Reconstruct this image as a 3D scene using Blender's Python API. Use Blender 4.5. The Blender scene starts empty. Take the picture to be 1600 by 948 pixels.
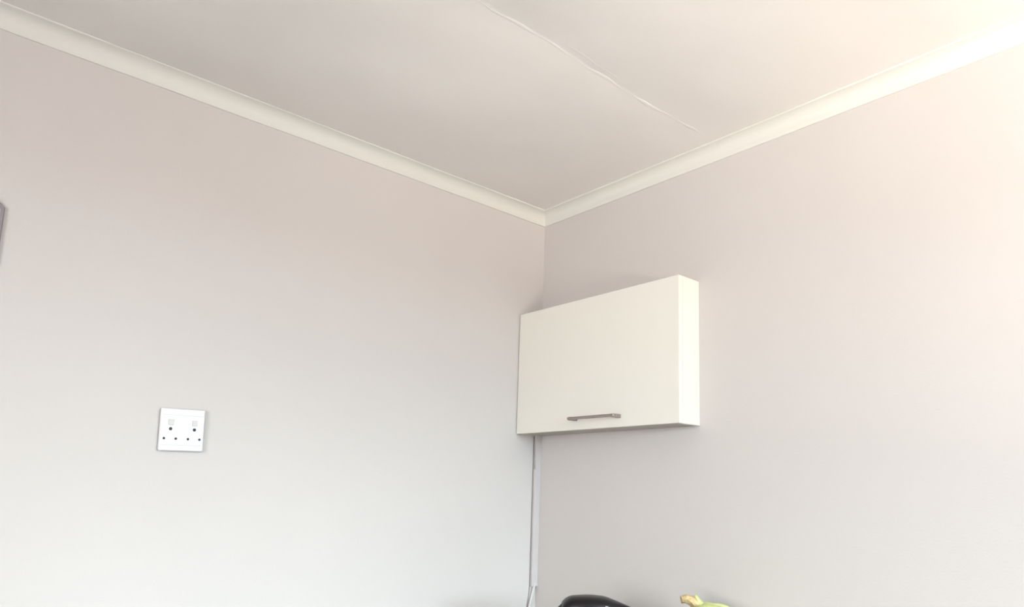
import bpy, bmesh, math, random
from mathutils import Vector, Matrix, noise
random.seed(4)
C = bpy.context.scene.collection
S = bpy.context.scene

# ------------------------------------------------------------------ camera
CZ = 1.42                                   # eye height above the floor
yaw, pitch, roll, fpx = 0.869037, 0.150642, 0.0332867, 1089.72
cam_d = bpy.data.cameras.new('camera'); cam = bpy.data.objects.new('camera', cam_d); C.objects.link(cam)
fw = Vector((-math.sin(yaw)*math.cos(pitch), math.cos(yaw)*math.cos(pitch), math.sin(pitch)))
rt = fw.cross(Vector((0, 0, 1))).normalized(); up = rt.cross(fw)
c_, s_ = math.cos(roll), math.sin(roll)
rt, up = c_*rt+s_*up, -s_*rt+c_*up
M = Matrix((rt, up, -fw)).transposed().to_4x4(); M.translation = Vector((1.77588, -1.63255, CZ))
cam.matrix_world = M
cam_d.sensor_width = 36; cam_d.sensor_fit = 'HORIZONTAL'; cam_d.lens = fpx/1600*36
cam_d.shift_y = 126/1600
cam_d.clip_start = .02
S.camera = cam

# ------------------------------------------------------------------ world, lights, exposure
RX, RY, HC = 3.45, -3.3, CZ+0.9860           # room size, ceiling height
S.view_settings.view_transform = 'Standard'; S.view_settings.look = 'None'
S.view_settings.gamma = 1; S.view_settings.use_curve_mapping = False
S.view_settings.exposure = -0.075
w = bpy.data.worlds.new('world'); S.world = w; w.use_nodes = True
w.node_tree.nodes['Background'].inputs[0].default_value = (.80, .88, 1, 1)
w.node_tree.nodes['Background'].inputs[1].default_value = 1.0

def area(name, loc, target, sx, sy, power, col):
    l = bpy.data.lights.new(name, 'AREA'); l.shape = 'RECTANGLE'; l.size = sx; l.size_y = sy
    l.energy = power; l.color = col
    o = bpy.data.objects.new(name, l); C.objects.link(o); o.location = loc
    o.rotation_euler = (Vector(target)-Vector(loc)).to_track_quat('-Z', 'Y').to_euler()
    return o
# window opening in wall_right (x = RX): y WY0..WY1, z WZ0..WZ1
WY0, WY1, WZ0, WZ1 = -1.50, -0.15, 0.95, 2.12
area('sky_light', (RX+4.0, -1.3, 3.8), (0, -0.9, 1.2), 5.0, 3.8, 3080, (.71, .915, 1.0))
area('ground_light', (RX+2.3, -2.55, 0.0), (RX+1.8, -2.55, 2.6), 3.0, 2.6, 2200, (1.0, .90, .785))
# added fill lamp outside wall_front's unseen opening (y = RY), behind the camera
area('front_fill_light', (1.9, RY-0.35, 1.55), (1.9, 0, 1.35), 1.3, 1.1, 76, (.99, .985, .96))

# ------------------------------------------------------------------ helpers
def mat(name, col, rough=.6, metal=0, bump=0, bscale=200, spec=.5, var=0, vscale=3, coat=0):
    m = bpy.data.materials.new(name); m.use_nodes = True
    nt = m.node_tree; b = nt.nodes['Principled BSDF']
    b.inputs['Base Color'].default_value = (*col, 1); b.inputs['Roughness'].default_value = rough
    b.inputs['Metallic'].default_value = metal; b.inputs['Specular IOR Level'].default_value = spec
    b.inputs['Coat Weight'].default_value = coat
    tc = nt.nodes.new('ShaderNodeTexCoord')
    if bump:
        n = nt.nodes.new('ShaderNodeTexNoise'); n.inputs['Scale'].default_value = bscale; n.inputs['Detail'].default_value = 4
        nt.links.new(tc.outputs['Object'], n.inputs['Vector'])
        bp = nt.nodes.new('ShaderNodeBump'); bp.inputs['Strength'].default_value = bump; bp.inputs['Distance'].default_value = .001
        nt.links.new(n.outputs['Fac'], bp.inputs['Height']); nt.links.new(bp.outputs[0], b.inputs['Normal'])
    if var:
        n = nt.nodes.new('ShaderNodeTexNoise'); n.inputs['Scale'].default_value = vscale; n.inputs['Detail'].default_value = 3
        nt.links.new(tc.outputs['Object'], n.inputs['Vector'])
        r = nt.nodes.new('ShaderNodeValToRGB')
        r.color_ramp.elements[0].position = .3; r.color_ramp.elements[1].position = .7
        r.color_ramp.elements[0].color = (*[c*(1-var) for c in col], 1)
        r.color_ramp.elements[1].color = (*[min(1, c*(1+var)) for c in col], 1)
        nt.links.new(n.outputs['Fac'], r.inputs[0]); nt.links.new(r.outputs[0], b.inputs['Base Color'])
    return m
M_wall = mat('wall_paint', (.605, .568, .552), .75, bump=.35, bscale=220, spec=.2, var=.015, vscale=1.6)
M_ceil = mat('ceiling_paint', (.735, .705, .685), .85, bump=.3, bscale=160, spec=.15, var=.02, vscale=2)
M_corn = mat('cornice_paint', (.69, .68, .645), .6, bump=.15, bscale=90, spec=.3)
M_floor = mat('floor_tile', (.33, .31, .28), .5, var=.08)
M_cab = mat('white_melamine', (.78, .755, .695), .38, bump=.04, bscale=300)
M_cabin = mat('underside_shade_board', (.44, .41, .375), .6)  # bottom panel: underside shade put into a darker colour
M_steel = mat('dull_steel', (.36, .31, .30), .38, metal=.75, bump=.05, bscale=400)
M_plas = mat('white_plastic', (.69, .675, .70), .3)
M_rock = mat('off_white_plastic', (.62, .60, .585), .35)
M_groove = mat('shaded_plastic', (.55, .54, .56), .6)
M_panel = mat('bright_white_plastic', (.77, .79, .79), .3)
M_hole = mat('dark_socket_hole', (.015, .017, .03), .6)
M_trunk = mat('trunking_plastic', (.55, .51, .505), .45)
M_cable = mat('cable_sheath', (.60, .57, .56), .85, spec=.1)
M_black = mat('black_gloss_plastic', (.008, .006, .008), .34, spec=.3)
M_blackm = mat('black_matt_plastic', (.02, .017, .02), .45)
M_mark = mat('mark_grey', (.45, .43, .45), .5)
M_frame = mat('grey_frame', (.27, .24, .26), .5)
M_mirror = mat('pale_mirror_face', (.72, .78, .86), .12, metal=.6)
M_top = mat('worktop_laminate', (.22, .20, .18), .4, var=.1, vscale=25)
M_bowl = mat('white_ceramic', (.8, .8, .78), .2)
M_ban = mat('banana_peel', (.52, .56, .24), .5, bump=.1, bscale=60, var=.12, vscale=25)
M_stem = mat('banana_stem_dry', (.50, .37, .19), .75, bump=.6, bscale=300, var=.35, vscale=80)

def obj(name, bm, m, parent=None, smooth=False, **props):
    me = bpy.data.meshes.new(name); bmesh.ops.recalc_face_normals(bm, faces=bm.faces); bm.to_mesh(me); bm.free()
    for mm in (m if isinstance(m, list) else [m]): me.materials.append(mm)
    if smooth:
        for p in me.polygons: p.use_smooth = True
    o = bpy.data.objects.new(name, me); C.objects.link(o)
    if parent: o.parent = parent
    for k, v in props.items(): o[k] = v
    return o
def thing(name, label, cat, loc=(0, 0, 0), rotz=0):
    o = bpy.data.objects.new(name, None); C.objects.link(o); o.location = loc; o.rotation_euler = (0, 0, rotz)
    o.empty_display_size = .05; o['label'] = label; o['category'] = cat
    return o
def add_box(bm, a, b, bev=0, seg=2):
    x0, y0, z0 = a; x1, y1, z1 = b
    v = [bm.verts.new(p) for p in [(x0,y0,z0),(x1,y0,z0),(x1,y1,z0),(x0,y1,z0),(x0,y0,z1),(x1,y0,z1),(x1,y1,z1),(x0,y1,z1)]]
    fs = [bm.faces.new([v[i] for i in f]) for f in [(0,3,2,1),(4,5,6,7),(0,1,5,4),(1,2,6,5),(2,3,7,6),(3,0,4,7)]]
    if bev:
        es = list({e for f in fs for e in f.edges})
        bmesh.ops.bevel(bm, geom=es, offset=bev, segments=seg, affect='EDGES', profile=.5)
def bx(a, b, bev=0, seg=2):
    bm = bmesh.new(); add_box(bm, a, b, bev, seg); return bm
def prism(pts8, bev=0):                      # bottom 4 then top 4
    bm = bmesh.new(); v = [bm.verts.new(p) for p in pts8]
    for f in [(0,3,2,1),(4,5,6,7),(0,1,5,4),(1,2,6,5),(2,3,7,6),(3,0,4,7)]: bm.faces.new([v[i] for i in f])
    if bev: bmesh.ops.bevel(bm, geom=bm.edges[:], offset=bev, segments=2, affect='EDGES', profile=.5)
    return bm
def add_loft(bm, rings, close=True, caps=True):
    R = [[bm.verts.new(p) for p in r] for r in rings]; n = len(R[0])
    for a, b in zip(R, R[1:]):
        for i in range(n if close else n-1):
            bm.faces.new((a[i], a[(i+1) % n], b[(i+1) % n], b[i]))
    if caps: bm.faces.new(R[0][::-1]); bm.faces.new(R[-1])
def tube_rings(path, rads, n=14, sq=(1, 1), ref=(0, 0, 1)):
    P = [Vector(p) for p in path]; out = []; last = Vector(ref)
    for i, p in enumerate(P):
        t = (P[min(i+1, len(P)-1)]-P[max(i-1, 0)]).normalized()
        a = (last - t*last.dot(t)).normalized(); last = a; b = t.cross(a)
        r = rads[i] if hasattr(rads, '__len__') else rads
        out.append([p+r*(math.cos(2*math.pi*k/n)*sq[0]*a+math.sin(2*math.pi*k/n)*sq[1]*b) for k in range(n)])
    return out
def lathe(prof, n=40):
    bm = bmesh.new(); add_loft(bm, [[(r*math.cos(2*math.pi*k/n), r*math.sin(2*math.pi*k/n), z) for k in range(n)] for r, z in prof], caps=True)
    return bm

# ------------------------------------------------------------------ the room
T = .2
obj('floor', bx((-T, RY-T, -.1), (RX+T, T, 0)), M_floor, kind='structure')
obj('wall_left', bx((-T, RY-T, 0), (0, T, HC+.1)), M_wall, kind='structure')
obj('wall_back', bx((0, 0, 0), (RX+T, T, HC+.1)), M_wall, kind='structure')
bm = bmesh.new()                              # wall_right with its window opening
add_box(bm, (RX, RY-T, 0), (RX+T, 0, WZ0)); add_box(bm, (RX, RY-T, WZ1), (RX+T, 0, HC+.1))
add_box(bm, (RX, RY-T, WZ0), (RX+T, WY0, WZ1)); add_box(bm, (RX, WY1, WZ0), (RX+T, 0, WZ1))
obj('wall_right', bm, M_wall, kind='structure')
bm = bmesh.new()                              # wall_front with a smaller opening added for the fill lamp
FX0, FX1, FZ0, FZ1 = 1.2, 2.6, 1.0, 2.1
add_box(bm, (0, RY-T, 0), (RX, RY, FZ0)); add_box(bm, (0, RY-T, FZ1), (RX, RY, HC+.1))
add_box(bm, (0, RY-T, FZ0), (FX0, RY, FZ1)); add_box(bm, (FX1, RY-T, FZ0), (RX, RY, FZ1))
obj('wall_front', bm, M_wall, kind='structure')
def window(name, a0, a1, z0, z1, horizontal_x):
    bm = bmesh.new(); t = .045; q = T*.5
    def b(u0, u1, w0, w1):
        if horizontal_x: add_box(bm, (u0, RY-q-.03, w0), (u1, RY-q+.03, w1), .004)
        else: add_box(bm, (RX+q-.03, u0, w0), (RX+q+.03, u1, w1), .004)
    b(a0, a1, z0, z0+t); b(a0, a1, z1-t, z1); b(a0, a0+t, z0+t, z1-t); b(a1-t, a1, z0+t, z1-t)
    m = (a0+a1)/2; b(m-.02, m+.02, z0+t, z1-t)
    obj(name, bm, M_plas, kind='structure')
window('window_1', WY0, WY1, WZ0, WZ1, False)
window('added_window', FX0, FX1, FZ0, FZ1, True)  # unseen frame, added with the opening for the front fill

# ceiling: slab above, with sagging plasterboards meeting at a seam parallel to the left wall
ceil = obj('ceiling', bx((-T, RY-T, HC+.012), (RX+T, T, HC+.1)), M_ceil, kind='structure')
SEAM = .738
def seam_x(y): return SEAM + .010*noise.noise(Vector((y*4, 1, 0))) + .005*noise.noise(Vector((y*14, 3, 0)))
def sag(x, y):
    # boards are nailed up at the seam and sag a little either side of it
    sx = seam_x(y); d = x-sx; d = math.copysign(max(0, math.sqrt(d*d+.014**2)-.014), d); amp = .8+.4*noise.noise(Vector((x*.2, y*2.2, 5)))
    def bumpf(u, a, b): return math.sin(u/a*math.pi/2) if u < a else math.cos(min(1, (u-a)/b)*math.pi/2)
    fade = min(1, max(.05, (-y-.05)/.45))
    s = (.0185*bumpf(-d, .26, .46) if d < 0 else .0105*bumpf(d, .17, .75))*fade
    und = .0110*noise.noise(Vector((x*1.9, y*1.5, 0))) + .0060*noise.noise(Vector((x*4.5, y*3.6, 2))) + .0009*noise.noise(Vector((x*13, y*9, 4)))
    edge = min(1, max(0, min(x, -y)/.25))
    return -(s*amp) + und*edge - .0015
def board(x0f, x1f, nx, ny):
    bm = bmesh.new(); g = []
    for j in range(ny+1):
        y = RY*j/ny; a, b = x0f(y), x1f(y)
        g.append([bm.verts.new((a+(b-a)*i/nx, y, min(HC+.011, HC+sag(a+(b-a)*i/nx, y)))) for i in range(nx+1)])
    for j in range(ny):
        for i in range(nx): bm.faces.new((g[j][i], g[j][i+1], g[j+1][i+1], g[j+1][i]))
    ext = bmesh.ops.extrude_face_region(bm, geom=bm.faces[:])
    for v in [e for e in ext['geom'] if isinstance(e, bmesh.types.BMVert)]: v.co.z = HC+.012
    o = obj('ceiling_board', bm, M_ceil, ceil, smooth=True); md = o.modifiers.new('split', 'EDGE_SPLIT'); md.split_angle = math.radians(30); return o
board(lambda y: 0, seam_x, 60, 200)
board(seam_x, lambda y: seam_x(y)+1.2, 60, 200)
board(lambda y: seam_x(y)+1.2, lambda y: RX, 50, 120)
# thin ragged ridges of joint filler along the seam
for off, wd, ht, y0, y1, sd in ((-.008, .013, .0008, -.10, -1.3, 1), (.016, .006, .0004, -.45, -.75, 2)):
    bm = bmesh.new(); rings = []; n = 160
    for i in range(n+1):
        y = y0+(y1-y0)*i/n
        x = seam_x(y)+off+.004*noise.noise(Vector((y*9, sd, 7)))
        k = max(.05, .50+1.3*noise.noise(Vector((y*11, sd*3, 1)))); k *= min(1, (n-i)/12+.05, i/12+.05)
        z = HC+sag(x, y)
        rings.append([(x-wd*k, y, z+.001), (x-wd*.3*k, y, z-ht*k), (x+wd*.5*k, y, z-ht*k*.8), (x+wd*k, y, z+.001)])
    add_loft(bm, rings); obj('joint_filler', bm, M_ceil, ceil, smooth=True)

# coved cornices
Q = .0432; HB = CZ+.9429
prof = [(0, 0), (.0045, .0), (.0055, .002), (.0065, .008)]           # (out from the wall, up from the lower edge)
for i in range(1, 10):
    a = math.pi/2*i/9
    prof.append((.0065+(Q-.011)*(1-math.cos(a)), .008+(Q-.014)*math.sin(a)))
prof += [(Q-.001, Q-.0058), (Q, Q-.0045), (Q, HC-HB+.004), (0, HC-HB+.004)]
def cornice(name, axis, length, n=110, mitre=True, flip=0):
    bm = bmesh.new(); rings = []
    for i in range(n+1):
        ring = []
        for o_, h in prof:
            s0 = o_; s1 = length-o_ if flip else length
            s = s0+(s1-s0)*i/n
            wv = .0012*noise.noise(Vector((s*3, axis*5, 0)))*(o_/Q) if 0 < i < n else 0
            k = h+ (.0007*noise.noise(Vector((s*5, axis*3, 4))) if 0 < i < n and h < HC-HB else 0)
            ring.append((s, -(o_+wv), HB+k) if axis else (o_+wv, -s, HB+k))
        rings.append(ring)
    add_loft(bm, rings); o = obj(name, bm, M_corn, kind='structure')
    for p in o.data.polygons: p.use_smooth = True
    bpy.context.view_layer.update()
    for e in o.data.edges: pass
    return o
tl = cornice('trim_1', 0, -RY); tb = cornice('trim_2', 1, RX)
for o in (tl, tb):
    md = o.modifiers.new('split', 'EDGE_SPLIT'); md.split_angle = math.radians(35)

# ------------------------------------------------------------------ wall cabinet
W, zt, zb = .6517, CZ+.6019, CZ+.1922
DL, DR = .1069, .0941; DT = .016                # front depths at the left and right end, door thickness
zl = -.0056
cab = thing('wall_cabinet', 'white shallow wall cabinet with a lift-up door, hung beside the room corner', 'cabinet', (0, 0, 0))
g = .003
def slab(x0, x1, z0, z1, d0, d1, bev=0):        # between depth fractions: d in metres in front of wall at (left,right)
    def Y(x, d): t = (x-g)/(W-g); return -(d[0]*(1-t)+d[1]*t)
    def Z(x, z): return z+zl*(1-(x-g)/(W-g))
    p = []
    for z in (z0, z1): p += [(x0, Y(x0, d1), Z(x0, z)), (x1, Y(x1, d1), Z(x1, z)), (x1, Y(x1, d0), Z(x1, z)), (x0, Y(x0, d0), Z(x0, z))]
    return prism(p, bev)
cd = (DL-DT-.0007, DR-DT-.0007); fd = (DL, DR); bd = (DL-DT, DR-DT); wd0 = (0.0005, 0.0005); b16 = .016
obj('side_panel', slab(W-b16, W, zb, zt, wd0, cd, .0004), M_cab, cab)
obj('side_panel', slab(g, g+b16, zb, zt, wd0, cd, .0004), M_cab, cab)
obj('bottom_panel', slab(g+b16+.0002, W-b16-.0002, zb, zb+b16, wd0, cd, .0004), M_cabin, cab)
obj('top_panel', slab(g+b16+.0002, W-b16-.0002, zt-b16, zt, wd0, cd, .0004), M_cab, cab)
obj('back_panel', slab(g+b16, W-b16, zb+b16, zt-b16, (.001, .001), (.004, .004)), M_cab, cab)
M_doorshade = mat('door_underside_shade', (.60, .56, .50), .6)  # darker door colour, paints the shade on its bottom edge
door = obj('door', slab(g, W, zb, zt, bd, fd, .0008), [M_cab, M_doorshade], cab)
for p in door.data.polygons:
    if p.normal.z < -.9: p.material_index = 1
obj('gap_shadow_strip', slab(.0006, g-.0002, zb+.001, zt-.001, (.02, .02), (DL-.003, DR-.003)), mat('gap_shadow_dark', (.10, .085, .08), .8), cab, label='dark strip standing in for the gap shadow at the left wall')  # dark strip added in the gap to stand for its shadow
# bow handle: bar on two short feet
def on_door(x, z, d): t = (x-g)/(W-g); return (x, -(DL*(1-t)+DR*t)-d, z)
bm = bmesh.new(); z0 = CZ+.2215; xa, xb = .266, .452
def hb(x0, x1, d0, d1, h, bev):
    y = -(DL+DR)/2+.001
    add_box(bm, (x0, y-d1, z0-h/2), (x1, y-d0, z0+h/2), bev)
hb(xa, xb, .026, .034, .0085, .0022)
hb(xa+.0005, xa+.0145, -.003, .030, .0105, .0015)
hb(xb-.0145, xb-.0005, -.003, .030, .0105, .0015)
h = obj('handle', bm, M_steel, door, label='dull steel bow handle')

# ------------------------------------------------------------------ socket plate on the left wall
sy, sz, sr = -1.1580, CZ+.1154, .0231
soc = thing('wall_socket', 'white double three-pin wall socket with two rocker switches on the left wall', 'socket', (0, sy, sz))
soc.rotation_euler = (sr, 0, 0)
# local: x out of the wall, y along the wall (towards the corner), z up
obj('back_plate', bx((.0002, -.049, -.049), (.006, .049, .049), .002), M_plas, soc)
HOLES = [(-.0265, -.0028+.004, .0040), (.0265, .0012, .0040), (-.0395, -.0215, .0031), (-.0135, -.0215, .0031), (.0135, -.0215, .0031), (.0395, -.0215, .0031)]
# raised centre panel
pl = obj('cover_plate', bx((.0055, -.0503, -.0503), (.0105, .0503, .0503), .0036, 3), M_plas, soc)
cp = obj('centre_panel', bx((.0100, -.0470, -.0335), (.0120, .0470, .0310), .0007), M_panel, soc)
for y, z, r in HOLES:
    bm = bmesh.new(); n = 20
    add_loft(bm, [[(x, y+r*math.cos(2*math.pi*k/n), z+r*math.sin(2*math.pi*k/n)) for k in range(n)] for x in (.0100, .01205)])
    obj('pin_hole', bm, M_hole, soc)
for y in (-.0265, .0265):
    bm = bmesh.new()
    hw_, a_, b2 = .0064, .0096, .0240
    v = [(.0118, y-hw_, a_), (.0118, y+hw_, a_), (.0118, y+hw_, b2), (.0118, y-hw_, b2)]
    f = [(.0136, y-hw_, a_), (.0136, y+hw_, a_), (.0158, y+hw_, b2), (.0158, y-hw_, b2)]
    bm = prism(v+f, .0012); obj('rocker_switch', bm, M_rock, soc)
for z in (-.0365, .0340):                       # fine grooves above and below the centre panel
    obj('groove', bx((.0100, -.0455, z-.0009), (.0107, .0455, z+.0009)), M_groove, soc)

# ------------------------------------------------------------------ trunking in the corner
Z = lambda r: CZ+r
tr = thing('cable_trunking', 'narrow white plastic cable trunking running down the corner under the cabinet', 'trunking', (0, 0, 0))
b_ = .0245
obj('channel', prism([(.0022, -b_+.002, Z(-.312)), (.0100, -b_+.002, Z(-.312)), (.0100, -.0003, Z(-.312)), (.0022, -.0003, Z(-.312)),
                      (.0022, -b_+.002, Z(.190)), (.0125, -b_+.002, Z(.190)), (.0140, -.0003, Z(.190)), (.0022, -.0003, Z(.190))], .0006), M_trunk, tr)
bm = bmesh.new(); rings = []; n = 40
for i in range(n+1):
    z = -.313+(.072+.313)*i/n
    dx = .0005*noise.noise(Vector((z*9, 0, 1)))
    x0, x1, y0, y1 = .0014+dx*.3, .0108+dx, -b_-.001+dx*.5, -.0004
    rings.append([(x0, y0, Z(z)), (x1-.0012, y0, Z(z)), (x1, y0+.0012, Z(z)), (x1, y1, Z(z)), (x0, y1, Z(z))])
add_loft(bm, rings); obj('cover', bm, M_trunk, tr)
cb = thing('power_cable', 'thin pale cable hanging out of the lower end of the corner trunking', 'cable', (0, 0, 0))
path = [(.0066, -.012, Z(-.300)), (.0066, -.0130, Z(-.318)), (.0066, -.018, Z(-.335)), (.0066, -.024, Z(-.355)), (.0066, -.031, Z(-.380)), (.0068, -.034, Z(-.42)), (.007, -.035, .956)]
bm = bmesh.new(); add_loft(bm, tube_rings(path, .0048, 12, ref=(1, 0, 0))); obj('sheath', bm, M_cable, cb, smooth=True)
bm = bmesh.new(); add_loft(bm, tube_rings([(.0012, -.0262, Z(.184)), (.0012, -.0264, Z(.10)), (.0012, -.0266, Z(0)), (.0012, -.0268, Z(-.15)), (.0012, -.0268, Z(-.29)), (.0012, -.0275, Z(-.318)), (.0014, -.031, Z(-.345)), (.0016, -.036, Z(-.375)), (.0016, -.039, Z(-.42)), (.0016, -.04, .953)], .0010, 8, ref=(1, 0, 0)))
obj('shadow_line', bm, mat('shadow_line_grey', (.17, .14, .14), .5), cb, smooth=True, label='thin grey-brown strand standing in for the shadow line beside the trunking')  # dark strand drawn as the shadow line beside trunking and cable

# ------------------------------------------------------------------ octagonal frame at the left edge
fy, fz = -1.5515, CZ+.553                         # its upper right chamfer corner
fr = thing('picture_frame', 'grey frame with a cut corner, hung on the left wall at the picture edge', 'frame', (0, 0, 0))
def cutrect(y0, y1, z0, z1, c): return [(y1, z1-c), (y1-c, z1), (y0+c, z1), (y0, z1-c), (y0, z0+c), (y0+c, z0), (y1-c, z0), (y1, z0+c)]
def inset(k): return cutrect(fy-.30+k, fy-k, fz-.42+k, fz+.05-k, .05-k*.4)
bm = bmesh.new()
rg = [[(x, y, z) for y, z in inset(k)] for x, k in ((.0003, 0), (.005, 0), (.008, .002), (.008, .006), (.005, .008))]
add_loft(bm, rg, caps=False); add_loft(bm, [rg[-1], [(.0003, y, z) for y, z in inset(.008)], rg[0]], caps=False)
bmesh.ops.remove_doubles(bm, verts=bm.verts, dist=1e-5)
obj('frame', bm, M_frame, fr)
bm = bmesh.new(); add_loft(bm, [[(x, y, z) for y, z in inset(.0075)] for x in (.002, .0055)]); obj('face', bm, M_mirror, fr)

# ------------------------------------------------------------------ worktop (top is just below the picture)
WT = .95
wk = thing('worktop', 'laminate worktop along the back wall under the kettle', 'worktop', (0, 0, 0))
obj('board', bx((.003, -.58, WT-.032), (1.9, -.003, WT), .003), M_top, wk)
for x in (.04, .9, 1.76): obj('support_panel', bx((x, -.55, .0), (x+.1, -.01, WT-.0325)), M_cab, wk)

# ------------------------------------------------------------------ kettle
R2 = Vector((.649, .760)).normalized(); kang = math.atan2(R2.y, R2.x)
kt = thing('kettle', 'black plastic electric kettle at the bottom edge, left of the bananas', 'kettle', (.572, -.330, WT+.0003), kang)
KH = CZ-.2475-WT                                  # top of the handle above the worktop
def ell(cx, rx, ry, z, n=40, p=2.0):
    o = []
    for k in range(n):
        a = 2*math.pi*k/n; c, s = math.cos(a), math.sin(a)
        o.append((cx+rx*abs(c)**(2/p)*(1 if c > 0 else -1), ry*abs(s)**(2/p)*(1 if s > 0 else -1), z))
    return o
bm = bmesh.new(); add_loft(bm, [ell(.0, .066, .066, 0), ell(0, .070, .070, .004), ell(0, .070, .070, .018), ell(0, .066, .066, .022)]); obj('base', bm, M_blackm, kt, smooth=True)
bm = bmesh.new(); add_loft(bm, [ell(.0, .064, .064, .0225), ell(0, .067, .066, .03), ell(0, .066, .065, .07), ell(.002, .062, .060, .12), ell(.006, .058, .055, KH-.055), ell(.008, .056, .052, KH-.045)])
body = obj('body', bm, M_black, kt, smooth=True)
bm = bmesh.new(); rings = []                      # hood: lid sloping down to the spout
N = 26
for i in range(N+1):
    t = i/N; x = -.083+.173*t
    # top line from the photograph: steep rise, flat crown, slope to the spout tip
    if t < .22: top = -.036+.034*math.sqrt(max(0, 1-(1-t/.22)**2))
    elif t < .62: top = -.002+.002*math.sin((t-.22)/.40*math.pi)
    else: top = -.002-.0225*((t-.62)/.38)**1.15
    hw = .050*math.sqrt(max(.02, 1-((t-.45)/.56)**2)) if t < .7 else .050*math.sqrt(max(.02, 1-((.7-.45)/.56)**2))*(1-(t-.7)/.3*.80)
    bot = -.052+ (.018*(t-.7)/.3 if t > .7 else 0)
    zt_, zb_ = KH+top, KH+min(bot, top-.006)
    ring = []
    for k in range(20):
        a = 2*math.pi*k/20; c, s = math.cos(a), math.sin(a)
        zz = zt_-(zt_-zb_)*(.5-.5*(abs(s)**.75)*(1 if s > 0 else -1))
        ring.append((x, hw*abs(c)**.8*(1 if c > 0 else -1), zz))
    rings.append(ring)
add_loft(bm, rings); obj('lid_hood', bm, M_black, kt, smooth=True)
hp = [(-.060, 0, KH-.020), (-.078, 0, KH-.036), (-.096, 0, KH-.062), (-.100, 0, KH-.10), (-.090, 0, KH-.145), (-.062, 0, KH-.165)]
bm = bmesh.new(); add_loft(bm, tube_rings(hp, [.014, .014, .013, .012, .012, .013], 14, sq=(1, .8), ref=(0, 1, 0))); obj('handle', bm, M_blackm, kt, smooth=True)
bm = bmesh.new()
for q, x in enumerate((.008, .0115, .015, .0185, .022, .0255)):
    add_box(bm, (x, -.0465, KH-.0205), (x+.0026, -.0440, KH-.0172-.0006*(q % 2)))
obj('grey_mark', bm, M_mark, kt, label='small grey mark')  # row of small raised grey marks

# ------------------------------------------------------------------ bananas standing on their tips
bc = Vector((.80, -.155)); 
cr = Vector((.727, -.152, CZ-.2400))              # top of the crown
bn = thing('banana_bunch', 'bunch of pale green-yellow bananas with a dry brown crown, right of the kettle', 'bananas', (bc.x, bc.y, WT))
bn_i = Vector(bn.location)
rx = Vector((R2.x, R2.y, 0)); away = Vector((-R2.y, R2.x, 0))
def L(v): return tuple(Vector(v)-bn_i)
# crown: a rough tan stub, cut end up-left
bm = bmesh.new()
pth = [cr-rx*.024+Vector((0, 0, -.010)), cr-rx*.012+Vector((0, 0, -.008)), cr+rx*.002+Vector((0, 0, -.012)), cr+rx*.012+Vector((0, 0, -.022)), cr+rx*.018+Vector((0, 0, -.036))]
rgs = tube_rings([L(p) for p in pth], [.0085, .0105, .0125, .0140, .013], 12, sq=(1, 1.1))
rgs = [[p+Vector((noise.noise(p*90), noise.noise(p*90+Vector((7, 0, 0))), noise.noise(p*90+Vector((0, 9, 0)))))*.004 for p in map(Vector, r)] for r in rgs]
add_loft(bm, rgs); obj('crown', bm, M_stem, bn, label='dry brown crown')
bm = bmesh.new(); rgs = tube_rings([L(cr+rx*.010+Vector((0, 0, .0015))), L(cr+rx*.014+Vector((0, 0, -.008))), L(cr+rx*.022+Vector((0, 0, -.020)))], [.0035, .007, .011], 10)
add_loft(bm, rgs); obj('stem_base', bm, M_ban, bn, smooth=True, label='green stem base')
for a0, out, drop, sc in ((0.05, .125, .185, 1.0), (-.55, .115, .19, .97), (.6, .10, .185, .95), (-1.35, .085, .185, .92)):
    d = rx*math.cos(a0)+away*math.sin(a0)
    st = cr+rx*.010+Vector((0, 0, -.027)); path = []; rad = []
    for i in range(17):
        t = i/16
        # leaves the crown nearly level and curves down to the tip
        px = out*math.sin(t*math.pi*.62)/math.sin(math.pi*.5) if t < .8 else out*math.sin(.8*math.pi*.62)+out*.0*(t-.8)-(t-.8)*.02
        pz = -drop*(t**2.5)+.002*math.sin(min(1, t*3)*math.pi)
        path.append(L(st+d*px+Vector((0, 0, pz))))
        rad.append(.006+.0125*min(1, max(0, (t-.05)/.25)) if t < .7 else .0185*max(.14, 1-((t-.7)/.3)**1.6*.85))
    rg = tube_rings(path, [r*sc for r in rad], 10, ref=tuple(away))
    lo = min(p.z for q in rg for p in q); z0_ = path[0][2]; kz = (z0_-.0012)/(z0_-lo)      # tips rest on the worktop
    rg = [[Vector((p.x, p.y, z0_-(z0_-p.z)*kz if p.z < z0_ else p.z)) for p in q] for q in rg]
    bm = bmesh.new(); add_loft(bm, rg)
    obj('banana', bm, M_ban, bn, smooth=True)
